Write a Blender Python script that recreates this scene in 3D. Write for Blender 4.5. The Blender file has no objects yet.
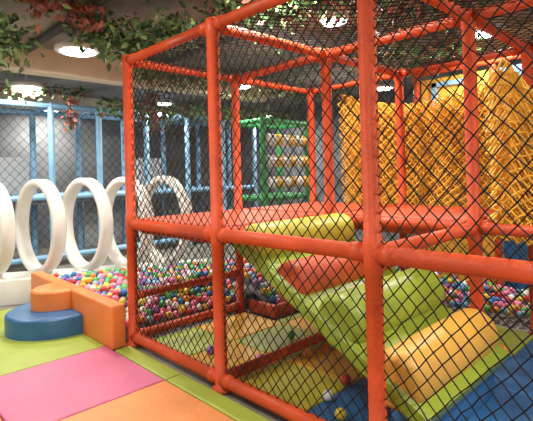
import bpy, math, random
from mathutils import Vector, Matrix
random.seed(7)
sc=bpy.context.scene
col=sc.collection
sc.view_settings.view_transform='Standard'
V=Vector
# ------------------------------------------------------------ materials
def mat(name,c,rough=.5,noise=.0,scale=8,bump=.0,emit=0,metal=0,bscale=40,spec=.5,trans=0):
    m=bpy.data.materials.new(name); m.use_nodes=True
    nt=m.node_tree; b=nt.nodes['Principled BSDF']
    b.inputs['Roughness'].default_value=rough
    b.inputs['Metallic'].default_value=metal
    b.inputs['Specular IOR Level'].default_value=spec
    c4=(*c,1)
    tc=nt.nodes.new('ShaderNodeTexCoord')
    if noise>0:
        n=nt.nodes.new('ShaderNodeTexNoise'); n.inputs['Scale'].default_value=scale; n.inputs['Detail'].default_value=4
        nt.links.new(tc.outputs['Object'],n.inputs['Vector'])
        r=nt.nodes.new('ShaderNodeValToRGB')
        r.color_ramp.elements[0].position=.3; r.color_ramp.elements[1].position=.7
        r.color_ramp.elements[0].color=(*[max(0,x*(1-noise)) for x in c],1)
        r.color_ramp.elements[1].color=(*[min(1,x*(1+noise)) for x in c],1)
        nt.links.new(n.outputs['Fac'],r.inputs['Fac']); nt.links.new(r.outputs['Color'],b.inputs['Base Color'])
    else: b.inputs['Base Color'].default_value=c4
    if bump>0:
        n2=nt.nodes.new('ShaderNodeTexNoise'); n2.inputs['Scale'].default_value=bscale
        nt.links.new(tc.outputs['Object'],n2.inputs['Vector'])
        bp=nt.nodes.new('ShaderNodeBump'); bp.inputs['Strength'].default_value=bump; bp.inputs['Distance'].default_value=.02
        nt.links.new(n2.outputs['Fac'],bp.inputs['Height']); nt.links.new(bp.outputs['Normal'],b.inputs['Normal'])
    if emit>0:
        b.inputs['Emission Color'].default_value=c4; b.inputs['Emission Strength'].default_value=emit
    return m
M={}
M['red']=mat('red_vinyl',(.56,.07,.018),.48,.16,5,.2,spec=.35)
M['redpad']=mat('red_pad',(.50,.07,.022),.5,.12,4,.1)
M['orange']=mat('orange_vinyl',(.72,.20,.045),.45,.1,3,.1)
M['blue']=mat('blue_vinyl',(.025,.12,.29),.4,.15,4,.1)
M['bluedk']=mat('deep_blue_mat',(.03,.13,.32),.5,.15,4,.1)
M['lime']=mat('lime_mat',(.33,.41,.06),.45,.12,2.5,.1)
M['green']=mat('green_vinyl',(.26,.35,.035),.4,.12,3,.1)
M['yellow']=mat('yellow_vinyl',(.70,.40,.05),.42,.1,3,.1)
M['rollyel']=mat('amber_vinyl',(.60,.33,.055),.45,.1,3,.1)
M['pink']=mat('magenta_mat',(.58,.13,.25),.48,.1,2.5,.1)
M['omat']=mat('orange_mat',(.72,.26,.085),.48,.1,2.5,.1)
M['ygreen']=mat('yellow_green_vinyl',(.48,.44,.05),.42,.1,3,.1)
M['white']=mat('white_gloss',(.72,.71,.68),.35,.05,4)
M['net']=mat('black_net',(.016,.014,.013),.7,spec=.2)
M['lblue']=mat('light_blue_foam',(.24,.46,.70),.45,.12,5)
M['rope']=mat('yellow_rope',(.92,.50,.055),.65,.2,12)
M['cloth']=mat('yellow_mesh_cloth',(.80,.40,.05),.75,.35,14)
M['gframe']=mat('green_foam',(.04,.30,.09),.4,.1,5)
M['wall']=mat('dark_wall_paint',(.18,.19,.21),.8,.25,1.5)
M['ceil']=mat('ceiling_paint',(.26,.245,.23),.9,.45,1.2)
M['beam']=mat('beige_plaster',(.74,.65,.50),.8,.1,2)
M['floor']=mat('floor_base',(.20,.19,.17),.7,.2,3)
M['leafd']=mat('leaf_dark',(.055,.12,.04),.6,.3,9)
M['leafl']=mat('leaf_light',(.18,.28,.11),.6,.3,9)
M['leafr']=mat('leaf_red',(.30,.09,.065),.6,.3,9)
M['stem']=mat('stem_brown',(.06,.045,.03),.8)
M['lamp']=mat('lamp_glow',(1,.97,.9),.5,emit=16)
M['house']=mat('lamp_housing',(.75,.75,.75),.5)
M['dark']=mat('dark_metal',(.06,.06,.065),.6)
M['pad']=mat('grey_pad',(.22,.22,.25),.6,.1,3)
M['panel']=mat('pale_panel',(.42,.46,.50),.5,.1,3)
ballc=[('pink',(.75,.22,.38)),('white',(.75,.75,.72)),('green',(.08,.42,.12)),('blue',(.04,.18,.50)),('yellow',(.80,.58,.06)),('red',(.60,.05,.04)),('lightblue',(.25,.5,.68)),('orange',(.8,.28,.04)),('purple',(.26,.12,.42))]
BM=[mat('ball_'+n,c,.32) for n,c in ballc]
# ------------------------------------------------------------ mesh builder
class MB:
    def __init__(s): s.v=[];s.f=[];s.m=[];s.sm=[]
    def add(s,vs,fs,mi=0,smooth=True):
        o=len(s.v); s.v+= [V(x) for x in vs]
        for f in fs: s.f.append([i+o for i in f]); s.m.append(mi); s.sm.append(smooth)
    def tube(s,p0,p1,r,seg=16,caps=True,mi=0,r1=None):
        p0=V(p0);p1=V(p1);d=(p1-p0).normalized()
        a=d.cross(V((0,0,1)) if abs(d.z)<.9 else V((1,0,0))).normalized(); b=d.cross(a)
        r1=r if r1 is None else r1
        vs=[p0+(a*math.cos(t)+b*math.sin(t))*r for t in [2*math.pi*i/seg for i in range(seg)]]
        vs+=[p1+(a*math.cos(t)+b*math.sin(t))*r1 for t in [2*math.pi*i/seg for i in range(seg)]]
        s.add(vs,[[i,(i+1)%seg,(i+1)%seg+seg,i+seg] for i in range(seg)],mi)
        if caps: s.add(vs,[list(range(seg))[::-1],list(range(seg,2*seg))],mi,False)
    def box(s,a,b,mi=0,bev=0):
        x0,y0,z0=a;x1,y1,z1=b
        if bev<=0:
            vs=[(x,y,z) for x in(x0,x1) for y in(y0,y1) for z in(z0,z1)]
            s.add(vs,[[0,1,3,2],[4,6,7,5],[0,4,5,1],[2,3,7,6],[0,2,6,4],[1,5,7,3]],mi,False)
        else:
            prof=[]
            for cx,cy,a0 in((x1-bev,y1-bev,0),(x0+bev,y1-bev,90),(x0+bev,y0+bev,180),(x1-bev,y0+bev,270)):
                for k in range(4):
                    t=math.radians(a0+k*30); prof.append((cx,cy,math.cos(t),math.sin(t)))
            n=len(prof); rings=[]
            for z,q in((z0,bev*.3),(z0+bev*.5,bev*.9),(z0+bev,bev),(z1-bev,bev),(z1-bev*.5,bev*.87),(z1-bev*.13,bev*.5),(z1,0)):
                rings.append([(cx+ux*q,cy+uy*q,z) for cx,cy,ux,uy in prof])
            vs=[p for r in rings for p in r]; fs=[]
            for k in range(len(rings)-1):
                for i in range(n): fs.append([k*n+i,k*n+(i+1)%n,(k+1)*n+(i+1)%n,(k+1)*n+i])
            s.add(vs,fs,mi,True)
            s.add(rings[0],[list(range(n))[::-1]],mi,False); s.add(rings[-1],[list(range(n))],mi,False)
    def sphere(s,c,r,mi=0,su=12,sv=8):
        c=V(c);vs=[c+V((0,0,r))]
        for j in range(1,sv):
            p=math.pi*j/sv
            for i in range(su):
                t=2*math.pi*i/su; vs.append(c+V((math.sin(p)*math.cos(t),math.sin(p)*math.sin(t),math.cos(p)))*r)
        vs.append(c-V((0,0,r)));fs=[]
        for i in range(su): fs.append([0,1+i,1+(i+1)%su]); fs.append([len(vs)-1,1+(sv-2)*su+(i+1)%su,1+(sv-2)*su+i])
        for j in range(sv-2):
            for i in range(su):
                a=1+j*su+i;b=1+j*su+(i+1)%su; fs.append([a,a+su,b+su,b])
        s.add(vs,fs,mi)
    def revolve(s,p0,axis,prof,seg=32,mi=0):
        p0=V(p0);d=V(axis).normalized(); a=d.cross(V((0,0,1)) if abs(d.z)<.9 else V((1,0,0))).normalized(); b=d.cross(a)
        vs=[];n=len(prof)
        for h,r in prof:
            for i in range(seg):
                t=2*math.pi*i/seg; vs.append(p0+d*h+(a*math.cos(t)+b*math.sin(t))*r)
        fs=[[k*seg+i,k*seg+(i+1)%seg,(k+1)*seg+(i+1)%seg,(k+1)*seg+i] for k in range(n-1) for i in range(seg)]
        s.add(vs,fs,mi); s.add(vs[:seg],[list(range(seg))[::-1]],mi,False); s.add(vs[-seg:],[list(range(seg))],mi,False)
    def obj(s,name,mats,parent=None,kind=None,label=None,cat=None,group=None,base=False):
        lo=V([min(v[i] for v in s.v) for i in range(3)]);hi=V([max(v[i] for v in s.v) for i in range(3)])
        c=(lo+hi)/2
        if base: c.z=lo.z
        me=bpy.data.meshes.new(name); me.from_pydata([v-c for v in s.v],[],s.f)
        me.polygons.foreach_set('material_index',s.m); me.polygons.foreach_set('use_smooth',s.sm)
        for m in (mats if isinstance(mats,(list,tuple)) else [mats]): me.materials.append(m)
        me.update()
        o=bpy.data.objects.new(name,me); col.objects.link(o)
        if parent: o.parent=parent; o.location=c-parent.location
        else: o.location=c
        tag(o,kind,label,cat,group); return o
def tag(o,kind=None,label=None,cat=None,group=None):
    if kind:o['kind']=kind
    if label:o['label']=label
    if cat:o['category']=cat
    if group:o['group']=group
def empty(name,loc,label,cat,group=None,kind=None):
    o=bpy.data.objects.new(name,None); o.location=loc; o.empty_display_size=.1; col.objects.link(o); tag(o,kind,label,cat,group); return o
# ------------------------------------------------------------ net
def net(mb,o,u,v,w,h,cw=.082,ch=.092,r=.0037,sag=.02,jit=.005,fn=None,n=None):
    o=V(o);u=V(u);v=V(v);nn=u.cross(v).normalized() if n is None else V(n)
    nu=max(2,round(w/cw*2)); nv=max(2,round(h/ch*2))
    du=w/nu;dv=h/nv
    P={}
    for i in range(nu+1):
        for j in range(nv+1):
            if (i+j)%2: continue
            s,t=i/nu,j/nv
            if fn: P[i,j]=fn(s,t)+V([random.uniform(-jit,jit) for _ in range(3)])
            else:
                k=math.sin(math.pi*s)*math.sin(math.pi*t)
                P[i,j]=o+u*(i*du+random.uniform(-jit,jit)*(k>0))+v*(j*dv+random.uniform(-jit,jit)*(k>0))+nn*(sag*k)
    for (i,j),p in P.items():
        for di in(-1,1):
            q=P.get((i+di,j+1))
            if q is None: continue
            d=(q-p).normalized(); a=d.cross(nn).normalized()*r; b=nn*r
            vs=[p+a,p-a*.5+b*.87,p-a*.5-b*.87,q+a,q-a*.5+b*.87,q-a*.5-b*.87]
            mb.add(vs,[[0,1,4,3],[1,2,5,4],[2,0,3,5]])
    for p in P.values():
        if fn is None and r<.004:
            k=r*1.7; mb.add([p+u*k,p+v*k,p-u*k,p-v*k,p+nn*k,p-nn*k],[[0,1,4],[1,2,4],[2,3,4],[3,0,4],[1,0,5],[2,1,5],[3,2,5],[0,3,5]])
# ------------------------------------------------------------ camera
yaw,pitch,roll,f=.7667,-.0098,.027,455.88
F=V((math.sin(yaw)*math.cos(pitch),math.cos(yaw)*math.cos(pitch),-math.sin(pitch)))
r0=V((math.cos(yaw),-math.sin(yaw),0));u0=r0.cross(F)
R=r0*math.cos(roll)-u0*math.sin(roll);U=u0*math.cos(roll)+r0*math.sin(roll)
cd=bpy.data.cameras.new('camera');cam=bpy.data.objects.new('camera',cd);col.objects.link(cam)
mw=Matrix((R,U,-F)).transposed().to_4x4(); mw.translation=V((-1.984,-3.8525,1.5)); cam.matrix_world=mw
cd.sensor_width=36;cd.lens=36*f/533;cd.shift_y=-40.5/533;cd.clip_start=.05
sc.camera=cam
# ------------------------------------------------------------ room
b=MB();b.box((-6,-8,-.12),(7.2,7.2,-.02));b.obj('floor',M['floor'],kind='structure')
b=MB();b.box((-6,-8,3.25),(7.2,7.2,3.4));b.obj('ceiling',M['ceil'],kind='structure')
b=MB();b.box((-6,7.0,-.02),(7.2,7.2,3.25));b.obj('wall_north',M['wall'],kind='structure')
b=MB();b.box((7.0,-8,-.02),(7.2,7.0,3.25));b.obj('wall_east',M['wall'],kind='structure')
for i,(a,c) in enumerate([((-3,2.5,2.93),(4.2,2.75,3.25)),((-3,5.8,2.95),(7,6.1,3.25)),((4.2,-3,3.0),(4.4,2.5,3.25))]):
    b=MB();b.box(a,c);b.obj('trim_%d'%(i+1),M['beam'],kind='structure')
for i in range(5):
    b=MB();x=-1.8+i*1.7; b.tube((x,-5,3.19),(x,2.45,3.19),.045,10); b.obj('ceiling_pipe',M['dark'],label='dark metal pipe running under the ceiling',cat='pipe',group='ceiling pipes')
# ------------------------------------------------------------ mats
def fmat(x0,x1,y0,y1,m,lab,z=.0):
    b=MB();g=.004;b.box((x0+g,y0+g,-.02),(x1-g,y1-g,z+.012),0,.012);b.obj('floor_mat',M[m],label=lab,cat='floor mat',group='coloured foam floor mats')
LG='lime green padded floor mat';PK='magenta pink padded floor mat';OG='orange padded floor mat';YL='yellow padded floor mat';BL='deep blue padded floor mat'
xs=[-3.21,-2.21,-1.21,-.21];ys=[-3.88,-2.88,-1.88,-.88,.12,1.12,2.12,3.12]
colr={(2,3):('pink',PK),(2,2):('omat',OG),(2,1):('lime',LG),(2,4):('lime',LG),(2,5):('lime',LG),(1,4):('lime',LG),(1,5):('lime',LG),(1,3):('omat',OG),(1,2):('yellow',YL),(1,1):('pink',PK),(2,0):('pink',PK),(1,0):('lime',LG),(0,4):('omat',OG),(0,3):('lime',LG),(0,5):('pink',PK)}
for (i,j),(m,l) in colr.items(): fmat(xs[i],xs[i+1],ys[j],ys[j+1],m,l)
for j in range(4): fmat(-.21,-.06,ys[j],min(ys[j+1],-.04),'lime','narrow lime green edge mat beside the red frame')
inn=[['lime','yellow','lime','yellow'],['yellow','lime','yellow','lime'],['ygreen','yellow','lime','bluedk'],['bluedk','bluedk','bluedk','lime'],['bluedk','bluedk','bluedk','bluedk'],['bluedk','bluedk','lime','bluedk']]
nm={'lime':LG,'yellow':YL,'ygreen':'yellow-green padded floor mat','bluedk':BL}
for j,row in enumerate(inn):
    for i,m in enumerate(row):
        fmat(.06+i*.64 if i==0 else i*.64,(i+1)*.64,-(j+1)*.64,-j*.64-(.06 if j==0 and i<2 else 0)-(.52 if j==0 and i>=2 else 0),m,nm[m])
# ------------------------------------------------------------ red play frame
s=1.277;zm=1.086;zt=2.567
fr=empty('play_frame',(0,0,0),'red foam-wrapped tubular play frame with black safety netting','play frame')
pr_=.045
for gx in range(3):
    for gy in range(4):
        x,y=gx*s,-gy*s
        b=MB();b.revolve((x,y,-.01),(0,0,1),[(0,.07),(.02,.07),(.03,pr_),(zm-.09,pr_),(zm-.085,pr_+.006),(zm+.085,pr_+.006),(zm+.09,pr_),(zt-.07,pr_),(zt-.06,pr_+.007),(zt+.05,pr_+.007),(zt+.065,pr_-.01)],20)
        b.obj('post',M['red'],fr)
def rail(p,q,r=.039):
    b=MB();p=V(p);q=V(q);d=(q-p).normalized()
    L=(q-p).length;b.revolve(p,d,[(.0,r),(.06,r),(.061,r+.006),(.12,r+.006),(.121,r),(L-.121,r),(L-.12,r+.006),(L-.061,r+.006),(L-.06,r),(L,r)],16)
    b.obj('rail',M['red'],fr)
for gy in range(3):
    for gx in range(3):
        x=gx*s;y0=-gy*s;y1=-(gy+1)*s
        rail((x,y0,zt),(x,y1,zt)); rail((x,y0,zm),(x,y1,zm),.046 if gx==0 else .04)
        if gx==0: rail((x,y0,.07),(x,y1,.07),.045)
for gy in range(4):
    for gx in range(2):
        y=-gy*s
        rail((gx*s,y,zt),((gx+1)*s,y,zt)); rail((gx*s,y,zm),((gx+1)*s,y,zm))
        if gx==0 and gy in(0,1,3): rail((0,y,.07),(s,y,.07),.04)
        if gy==0 and gx==0: rail((0,y,.43),(s,y,.43),.035)
for gy in range(3):
    for z0,z1 in((.07,zm),(zm,zt)):
        b=MB();net(b,(0,-gy*s-.03,z0),(0,-1,0),(0,0,1),s-.06,z1-z0,sag=.015);b.obj('safety_net',M['net'],fr)
for gx in range(2):
    b=MB();net(b,(gx*s+.03,0,zm),(1,0,0),(0,0,1),s-.06,zt-zm,sag=.015);b.obj('safety_net',M['net'],fr)
    for gy in range(3):
        b=MB();net(b,(gx*s+.03,-gy*s,zt+.01),(1,0,0),(0,-1,0),s-.06,s,cw=.09,ch=.09,sag=.05);b.obj('safety_net',M['net'],fr)
b=MB();net(b,(.03,0,.43),(1,0,0),(0,0,1),s-.06,zm-.43,sag=.015);b.obj('safety_net',M['net'],fr)
for gy in range(3):
    b=MB();net(b,(2*s,-gy*s,zm),(0,-1,0),(0,0,1),s-.06,zt-zm,cw=.17,ch=.18,sag=.02);b.obj('safety_net',M['net'],fr)
    b=MB();net(b,(2*s,-gy*s,.07),(0,-1,0),(0,0,1),s-.06,zm-.07,cw=.09,ch=.1,sag=.02);b.obj('safety_net',M['net'],fr)
# decks
def deck(x0,x1,y0,y1,m='redpad',lab='red vinyl padded deck platform on the play frame'):
    b=MB();b.box((x0,y0,zm-.09),(x1,y1,zm+.05),0,.02);b.obj('deck_pad',M[m],label=lab,cat='deck platform',group='padded decks')
deck(.055,s-.055,-s+.055,-.055); deck(s+.055,2*s-.055,-s+.055,-.055)
deck(s+.055,2*s-.055,-2*s+.055,-s-.055)
# ------------------------------------------------------------ climbing ramp
rp=empty('climbing_ramp',(.65,-2.2,0),'green padded climbing ramp with coloured cross rolls inside the frame','climbing ramp')
y0,z0,y1,z1=-s-.07,zm+.0,-2.79,.30
b=MB();dv=V((0,y1-y0,z1-z0)).normalized() ; nrm=V((0,dv.z,-dv.y))
if nrm.z<0:nrm=-nrm
xa,xb=.09,1.20
N=14;vs=[]
cs=[(xa,-.09),(xa,-.02),(xa+.02,0),(xb-.02,0),(xb,-.02),(xb,-.09)]
for k in range(N+1):
    p=V((0,y0,z0))+V((0,y1-y0,z1-z0))*(k/N)
    for x,h in cs: vs.append(V((x,p.y,p.z))+nrm*h)
nc=len(cs);fs=[[k*nc+i,k*nc+(i+1)%nc,(k+1)*nc+(i+1)%nc,(k+1)*nc+i] for k in range(N) for i in range(nc)]
b.add(vs,fs,0,False);b.add(vs,[list(range(nc))[::-1],list(range(N*nc,(N+1)*nc))],0,False)
b.obj('ramp_slab',M['green'],rp,label='lime green padded ramp slab')
b=MB();b.box((xa+.03,-2.70,.012),(xb-.03,-2.55,.27),0,.015);b.obj('ramp_foot',M['bluedk'],rp,label='blue padded foot block under the ramp')
def roll_(y,z,r,m,lab):
    b=MB();L=xb-xa-.04;pr=[(0,r*.75),(.008,r*.88),(.03,r*.97),(.05,r),(L-.05,r),(L-.03,r*.97),(L-.008,r*.88),(L,r*.75)]
    b.revolve((xa+.02,y,z),(1,0,0),pr,36);b.obj('foam_roll',M[m],rp,label=lab)
roll_(-1.50,1.03,.13,'ygreen','yellow-green vinyl cross roll')
roll_(-1.84,.80,.14,'redpad','red vinyl cross roll')
roll_(-2.22,.63,.165,'green','green vinyl cross roll')
roll_(-2.58,.40,.16,'rollyel','yellow vinyl cross roll')
# ------------------------------------------------------------ kerb wall, step
b=MB();b.box((-.22,-.03,0),(-.085,2.17,.385),0,.02)
w=b.obj('padded_kerb',[M['orange']],label='low orange padded kerb wall around the ball pit',cat='kerb')
def dshape(mb,cx,cy,rx,ry,z0,z1,mi=0):
    n=28;bev=.02;rings=[]
    for z,q in((z0,.0),(z1-bev,0),(z1-bev*.4,.4),(z1,1)):
        ring=[]
        for k in range(n+1):
            t=math.pi/2+math.pi*k/n
            ring.append((cx+(rx-bev*q)*math.cos(t),cy+(ry-bev*q)*math.sin(t),z))
        rings.append(ring)
    n=len(rings[0]);vs=[p for r in rings for p in r]
    mb.add(vs,[[k*n+i,k*n+(i+1)%n,(k+1)*n+(i+1)%n,(k+1)*n+i] for k in range(3) for i in range(n)],mi,False)
    mb.add(rings[0],[list(range(n))[::-1]],mi,False);mb.add(rings[-1],[list(range(n))],mi,False)
st=empty('step_stool',(-.45,1.0,.012),'two-tier round-fronted padded step in blue and orange beside the kerb','step')
b=MB();dshape(b,-.225,1.05,.55,.46,.012,.20);b.obj('lower_step',M['blue'],st,label='blue vinyl half-round lower step')
b=MB();dshape(b,-.225,1.12,.30,.24,.20,.39);b.obj('upper_step',M['orange'],st,label='orange vinyl half-round upper step')
# ------------------------------------------------------------ white plinth and hoops
c0=V((.25,2.28,0));ang=math.radians(-30)
b=MB();b.box((-1.95,-.25,-.02),(1.9,.27,.30),0,.02)
for v in b.v:
    x,y=v.x,v.y; v.x=c0.x+x*math.cos(ang)-y*math.sin(ang); v.y=c0.y+x*math.sin(ang)+y*math.cos(ang)
b.obj('hoop_plinth',M['white'],label='long low white plinth carrying the hoops',cat='plinth')
def hoop(x,y,i,h=1.22):
    e=empty('hoop_arch',(x,y,.3),'white oval hoop arch standing on the white plinth',"hoop",group='white hoop arches in a row')
    b=MB();R_=h/2;ry=.47;d=.17;th=.085;seg=64
    prof=[(-d/2,-.015),(-d/2+.02,0),(d/2-.02,0),(d/2,-.015),(d/2,-th+.015),(d/2-.02,-th),(-d/2+.02,-th),(-d/2,-th+.015)]
    ra=math.radians(13);vs=[]
    for k in range(seg):
        t=2*math.pi*k/seg
        for a,q in prof:
            yy=(ry+q)*math.cos(t)
            vs.append((x+a*math.cos(ra)-yy*math.sin(ra),y+a*math.sin(ra)+yy*math.cos(ra),.30+R_+(R_+q)*math.sin(t)))
    n=8
    b.add(vs,[[k*n+i,k*n+(i+1)%n,((k+1)%seg)*n+(i+1)%n,((k+1)%seg)*n+i] for k in range(seg) for i in range(n)],0,True)
    b.obj('hoop_ring',M['white'],e)
    b=MB();b.box((x-.1,y-.14,.30),(x+.1,y+.14,.335),0,.01);b.obj('foot',M['white'],e)
for i,(x,y) in enumerate([(-.52,2.72),(-.02,2.43),(.46,2.15),(.90,1.89),(1.34,1.64)]): hoop(x,y,i)
# ------------------------------------------------------------ ball pit
def yf(x): return 2.14-.577*(x+.0)-.06
def hh(x,y):
    ya=.12 if x<1.45 else -.38
    return .03+min(.23,max(0,(y-ya))*.55)
b=MB()
for xa_,xb_,ys_ in((-.07,1.44,.12),(1.44,2.45,-.395)):
    n1,n2=8,10;vs=[]
    for i in range(n1+1):
        for j in range(n2+1):
            x=xa_+(xb_-xa_)*i/n1;y=ys_+(yf(x)-ys_)*j/n2
            vs.append((x,y,hh(xa_+.01+(xb_-xa_-.02)*i/n1,y)-.03))
    b.add(vs,[[i*(n2+1)+j,(i+1)*(n2+1)+j,(i+1)*(n2+1)+j+1,i*(n2+1)+j+1] for i in range(n1) for j in range(n2)])
b.obj('ball_pit_base',M['pad'],label='grey padded base under the plastic balls',cat='ball pit base')
for a,c in(((1.335,-.47,0),(1.40,-.06,.13)),((1.405,-.47,0),(2.49,-.41,.13))):
    b=MB();b.box(a,c,0,.015);b.obj('pit_border',M['redpad'],label='low red padded border of the ball pit',cat='border',group='ball pit borders')
pts=[];r=.036
def inpit(x,y):
    if -.04<x<1.5 and .14<y<yf(x)-.05: return True
    return 1.46<x<2.42 and -.36<y<yf(x)-.05
dd=.0745
j=0;y=-.36
while y<2.2:
    x=-.05+(dd/2 if j%2 else 0)
    while x<2.5:
        px,py=x+random.uniform(-.005,.005),y+random.uniform(-.005,.005)
        if inpit(px,py): pts.append(V((px,py,hh(px,py)+.03+.05*random.random()+.03*(math.sin(px*4+1)*math.cos(py*5)+1)*.5)))
        x+=dd
    y+=dd*.87;j+=1
pts2=[]
for i in range(14):
    for j in range(32):
        pts2.append(V((2.75+i*.076+random.uniform(-.01,.01),-2.9+j*.076+random.uniform(-.01,.01),.05+.10*random.random())))
C=V((-1.984,-3.8525,1.5))
pts.sort(key=lambda p:(p-C).length)
loose=[(.35,-1.95),(.62,-1.9),(.8,-1.38),(.45,-1.3+.12),(.3,-.75),(1.02,-1.0),(1.5,-1.8),(1.7,-2.25),(1.9,-2.5),(2.1,-2.2),(1.75,-1.1),(.22,-2.15),(2.3,-2.8)]
allp=[V((a,b_,.012+r)) for a,b_ in loose]+pts
base_me=[]
for m in BM:
    b=MB();b.sphere((0,0,0),r,0,14,10)
    me=bpy.data.meshes.new('ball');me.from_pydata(b.v,[],b.f);me.polygons.foreach_set('use_smooth',[True]*len(b.f));me.materials.append(m);base_me.append(me)
wts=[5,4,4,4,3,3,3,2,2]
for p in allp[:300]:
    k=random.choices(range(9),wts)[0]
    o=bpy.data.objects.new('plastic_ball',base_me[k]);o.location=p;col.objects.link(o)
    tag(o,None,ballc[k][0].replace('lightblue','light blue')+' plastic play ball',"ball",'plastic balls of the ball pit')
b=MB()
for p in allp[300:]+pts2: b.sphere(p,r,random.choices(range(9),wts)[0],8,6)
b.obj('plastic_ball_pile',BM,kind='stuff',label='multicoloured plastic play balls filling the ball pits',cat='balls',group='plastic balls of the ball pit')
# ------------------------------------------------------------ light blue frame behind
bf=empty('blue_play_frame',(2.5,4.6,0),'light blue foam-wrapped play frame with dark netting','play frame')
bx=[-1.9,-1.0,-.05,.88,1.75,2.75,3.75,4.75,5.75]
for Y in(4.6,5.6):
    for x in bx:
        b=MB();b.tube((x,Y,0),(x,Y,2.87),.055,14);b.obj('post',M['lblue'],bf)
    for z in(.15,1.2,2.82):
        if Y>5 and z in(.15,):continue
        b=MB();b.tube((bx[0],Y,z),(bx[-1],Y,z),.05,12);b.obj('rail',M['lblue'],bf)
for x in bx:
    for z in (1.2,2.82):
        b=MB();b.tube((x,4.6,z),(x,5.6,z),.04,10);b.obj('rail',M['lblue'],bf)
b=MB();net(b,(bx[0],4.6,.1),(1,0,0),(0,0,1),7.6,2.7,cw=.15,ch=.17,r=.004,sag=0);b.obj('safety_net',M['net'],bf)
b=MB();b.box((bx[0],4.66,1.1),(bx[-1],5.55,1.18));b.obj('deck',M['pad'],bf,label='grey padded deck')
for i in (1,2,4,6):
    b=MB();b.box((bx[i]+.08,5.58,.1),(bx[i+1]-.08,5.63,1.08),0,.01);b.obj('side_panel',M['panel'],bf,label='pale blue-grey padded side panel')
for i in (2,5):
    b=MB();b.box((bx[i]+.08,5.58,1.25),(bx[i+1]-.08,5.63,1.95),0,.01);b.obj('side_panel',M['panel'],bf,label='pale blue-grey padded side panel')
# ------------------------------------------------------------ green roller tower
gt=empty('roller_tower',(3.8,1.9,0),'green climbing frame with yellow and white patterned horizontal rollers','climbing frame')
for x in(3.2,4.3):
    for y in(1.6,2.3):
        b=MB();b.tube((x,y,0),(x,y,2.45),.05,14);b.obj('post',M['gframe'],gt)
for z in(1.1,2.4):
    for y in(1.6,2.3):
        b=MB();b.tube((3.2,y,z),(4.3,y,z),.045,12);b.obj('rail',M['gframe'],gt)
    for x in(3.2,4.3):
        b=MB();b.tube((x,1.6,z),(x,2.3,z),.045,12);b.obj('rail',M['gframe'],gt)
for z in(1.36,1.72,2.08):
    b=MB();x=3.27;k=0
    while x<4.22:
        b.tube((x,1.6,z),(x+.16,1.6,z),.1,18,True,k%2);x+=.16;k+=1
    b.obj('roller',[M['white'],M['yellow']],gt)
# ------------------------------------------------------------ yellow rope nets
def rnet(name,x,ya,yb,top,bot,lab,layers=2,bulge=.25,step=.1):
    e=empty(name,(x,(ya+yb)/2,bot(0.5)),lab,'rope net')
    for l in range(layers):
        def fn(s_,t_):
            y=ya+(yb-ya)*s_; zt_=top(s_);zb=bot(s_); z=zb+(zt_-zb)*t_
            return V((x+l*step+bulge*math.sin(s_*math.pi)*math.sin(t_*3)*(.5) +.05*(1+math.sin(s_*17))*(1-t_*.5),y,z))
        b=MB();net(b,(0,0,0),(0,1,0),(0,0,1),abs(yb-ya),1.3,cw=.085,ch=.09,r=.011,fn=fn,n=(1,0,0),jit=.008)
        b.obj('rope_mesh',M['rope'],e)
    b=MB();n=40;vs=[]
    for i in range(n+1):
        for j_ in range(13):
            s_,t_=i/n,j_/12
            y=ya+(yb-ya)*s_; z=bot(s_)+(top(s_)-bot(s_)-.03)*t_
            vs.append((x+step*layers+.04+bulge*math.sin(s_*math.pi)*math.sin(t_*3)*.5+.03*math.sin(s_*33),y,z))
    b.add(vs,[[i*13+j_,(i+1)*13+j_,(i+1)*13+j_+1,i*13+j_+1] for i in range(n) for j_ in range(12)])
    b.obj('mesh_curtain',M['cloth'],e,label='fine yellow mesh backing')
def t1(s_): return 2.50-.20*math.sin(s_*math.pi)-.10*s_
rnet('rope_climbing_net',2.66,-.35,-2.3,t1,lambda s_:1.12-.1*s_,'yellow knotted rope climbing net draped across the upper level',step=.07)
def t2(s_):
    k=abs(((s_*2.0+.8)%1)-.5)*2
    return 1.86+.42*k
rnet('rope_climbing_net',1.38,-2.60,-3.76,t2,lambda s_:.98,'tall yellow rope climbing net gathered into peaks',2,.16,.07)
# window tower
e=empty('window_tower',(3.9,-1.3,0),'red framed play tower with yellow and blue panels','play tower')
b=MB();b.box((3.9,-1.75,0),(4.0,-.85,2.72));b.obj('panel',M['yellow'],e,label='yellow panel with window opening frame')
b=MB();b.box((3.9,-2.75,0),(4.0,-1.85,2.72));b.obj('panel',M['blue'],e,label='blue padded panel')
for a,c in(((3.86,-1.6,2.25),(3.9,-1.53,2.66)),((3.86,-1.08,2.25),(3.9,-1.01,2.66)),((3.86,-1.6,2.6),(3.9,-1.01,2.66)),((3.86,-1.6,2.25),(3.9,-1.01,2.31))):
    b=MB();b.box(a,c);b.obj('window_frame',M['lblue'],e)
for y in(-.8,-1.8,-2.8):
    b=MB();b.tube((3.86,y,0),(3.86,y,2.85),.045,12);b.obj('post',M['red'],e,label='red foam-wrapped post')
for z in(2.8,2.2):
    b=MB();b.tube((3.83,-2.8,z),(3.83,-.8,z),.035,12);b.obj('rail',M['red'],e,label='red foam-wrapped rail')
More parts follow.
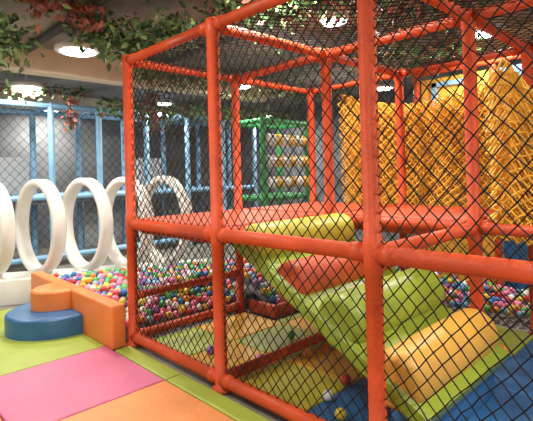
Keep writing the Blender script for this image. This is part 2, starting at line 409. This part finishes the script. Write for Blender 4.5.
# ------------------------------------------------------------ lamps
def lamp(x,y,z=3.05,rr=.2,P=64):
    e=empty('ceiling_or_fill_lamp',(x,y,z),'round white disc ceiling lamp','ceiling lamp',group='round ceiling lamps')
    b=MB();b.revolve((x,y,z),(0,0,1),[(0,rr),(.01,rr+.01),(.05,rr+.01),(.07,rr-.03)],32);b.tube((x,y,z+.07),(x,y,3.25),.02,8);b.obj('housing',M['house'],e)
    b=MB();b.revolve((x,y,z-.012),(0,0,1),[(0,rr*.72),(.012,rr*.8)],32);b.obj('diffuser',M['lamp'],e)
    ld=bpy.data.lights.new('lamp_light','AREA');ld.shape='DISK';ld.size=rr*1.8;ld.energy=P;ld.color=(1,.93,.81)
    lo=bpy.data.objects.new('lamp_light',ld);lo.location=(0,0,-.03);lo.parent=e;col.objects.link(lo)
for x,y,z,rr in[(.16,1.51,3.0,.25),(3.1,1.99,3.0,.2),(3.3,-1.92,3.0,.2),(3.0,4.3,3.0,.2),(-1.5,-1.2,3.1,.2),(-2.2,-4.2,3.1,.2),(.6,-4.4,3.1,.2),(5.9,4.2,2.95,.2),(.35,4.1,3.0,.25),(-1.8,2.2,3.0,.2),(.65,-1.3,3.12,.2),(1.6,-5.2,3.1,.2),(5.3,.6,3.0,.2),(1.5,6.4,3.0,.2),(1.9,-.9,3.1,.18)]: lamp(x,y,z,rr)  # several of these lamps, mostly out of view, are added as fill light
# ------------------------------------------------------------ vines
def vine(pts_,n,spread,lab,size=.09,red=.0,droop=0):
    b=MB();P=[V(p) for p in pts_]
    for i in range(len(P)-1): b.tube(P[i],P[i+1],.008,6,True,3)
    segs=[(P[i+1]-P[i]).length for i in range(len(P)-1)];tot=sum(segs)
    for k in range(n):
        d=random.random()*tot;i=0
        while i<len(segs)-1 and d>segs[i]: d-=segs[i];i+=1
        p=P[i].lerp(P[i+1],min(1,d/segs[i]))
        p=p+V((random.gauss(0,spread),random.gauss(0,spread),random.gauss(-droop*.5,spread*.8)-droop*random.random()))
        if p.z>3.22:p.z=3.22-random.random()*.1
        d1=V((random.gauss(0,1),random.gauss(0,1),random.gauss(-.5,.8))).normalized()
        sd=d1.cross(V((random.gauss(0,1),random.gauss(0,1),random.gauss(0,1)))).normalized();up=d1.cross(sd)
        L=size*random.uniform(.7,1.3);w=L*.24
        vs=[p,p+d1*L*.35+sd*w+up*L*.08,p+d1*L*.35-sd*w+up*L*.08,p+d1*L*.4,p+d1*L*.72+sd*w*.7-up*L*.02,p+d1*L*.72-sd*w*.7-up*L*.02,p+d1*L-up*L*.15]
        mi=2 if random.random()<red else (0 if random.random()<.5 else 1)
        b.add(vs,[[0,3,1],[0,2,3],[1,3,4],[3,2,5],[3,5,4],[4,5,6]],mi,True)
    b.obj('hanging_vine',[M['leafd'],M['leafl'],M['leafr'],M['stem']],label=lab,cat='artificial vine',group='artificial vines under the ceiling')
g1='green artificial leaf garland hanging under the ceiling';g2='reddish artificial foliage hanging under the ceiling'
vine([(-1.6,.4,3.1),(-1.05,.6,2.9),(-.72,.9,2.95)],1000,.12,g1,.085,0,.12)
vine([(-.9,1.05,3.0),(-.85,1.1,2.6)],160,.07,g1,.08)
vine([(-.05,.75,3.15),(.2,.3,2.88),(.55,-.2,3.0)],950,.12,g1,.085,0,.06)
vine([(.7,-.3,3.05),(.9,-.9,2.98),(1.2,-1.3,3.1)],520,.12,g1,.085,.1)
vine([(-.35,.42,3.18),(-.15,.40,3.08)],170,.07,g2,.085,.85,.05)
vine([(-.8,.3,3.18),(-.5,.33,3.1)],170,.07,g2,.085,.8,.06)
vine([(1.4,3.7,2.9),(2.2,3.6,2.78),(3.2,3.3,2.88),(4.2,3.0,2.8),(5.4,2.9,2.85)],900,.10,g1,.11,.12,.1)
vine([(-.6,4.2,3.1),(.1,4.2,3.04),(1.3,4.1,3.08)],260,.06,g1,.10,.25,.06)
vine([(2.1,3.2,3.0),(2.1,3.2,2.35)],130,.07,g2,.1,.7)
vine([(1.0,4.0,2.95),(1.0,4.0,2.4)],80,.05,g2,.09,.9)
vine([(3.3,1.6,3.05),(3.8,1.0,2.9),(4.4,.3,3.1)],480,.10,g1,.09,.1,.05)
vine([(1.3,2.2,3.1),(2.0,1.5,2.95),(2.6,1.0,3.05)],520,.10,g1,.09,.1,.05)
vine([(1.3,-1.4,3.05),(1.8,-1.9,2.92),(2.3,-2.3,3.05)],480,.11,g2,.09,.45,.05)
vine([(2.6,-.6,3.05),(3.1,-1.0,2.92),(3.6,-1.6,3.05)],420,.11,g1,.09,.25,.05)
# ------------------------------------------------------------ world
w=bpy.data.worlds.new('world');sc.world=w;w.use_nodes=True
w.node_tree.nodes['Background'].inputs[0].default_value=(1,.97,.92,1);w.node_tree.nodes['Background'].inputs[1].default_value=.85
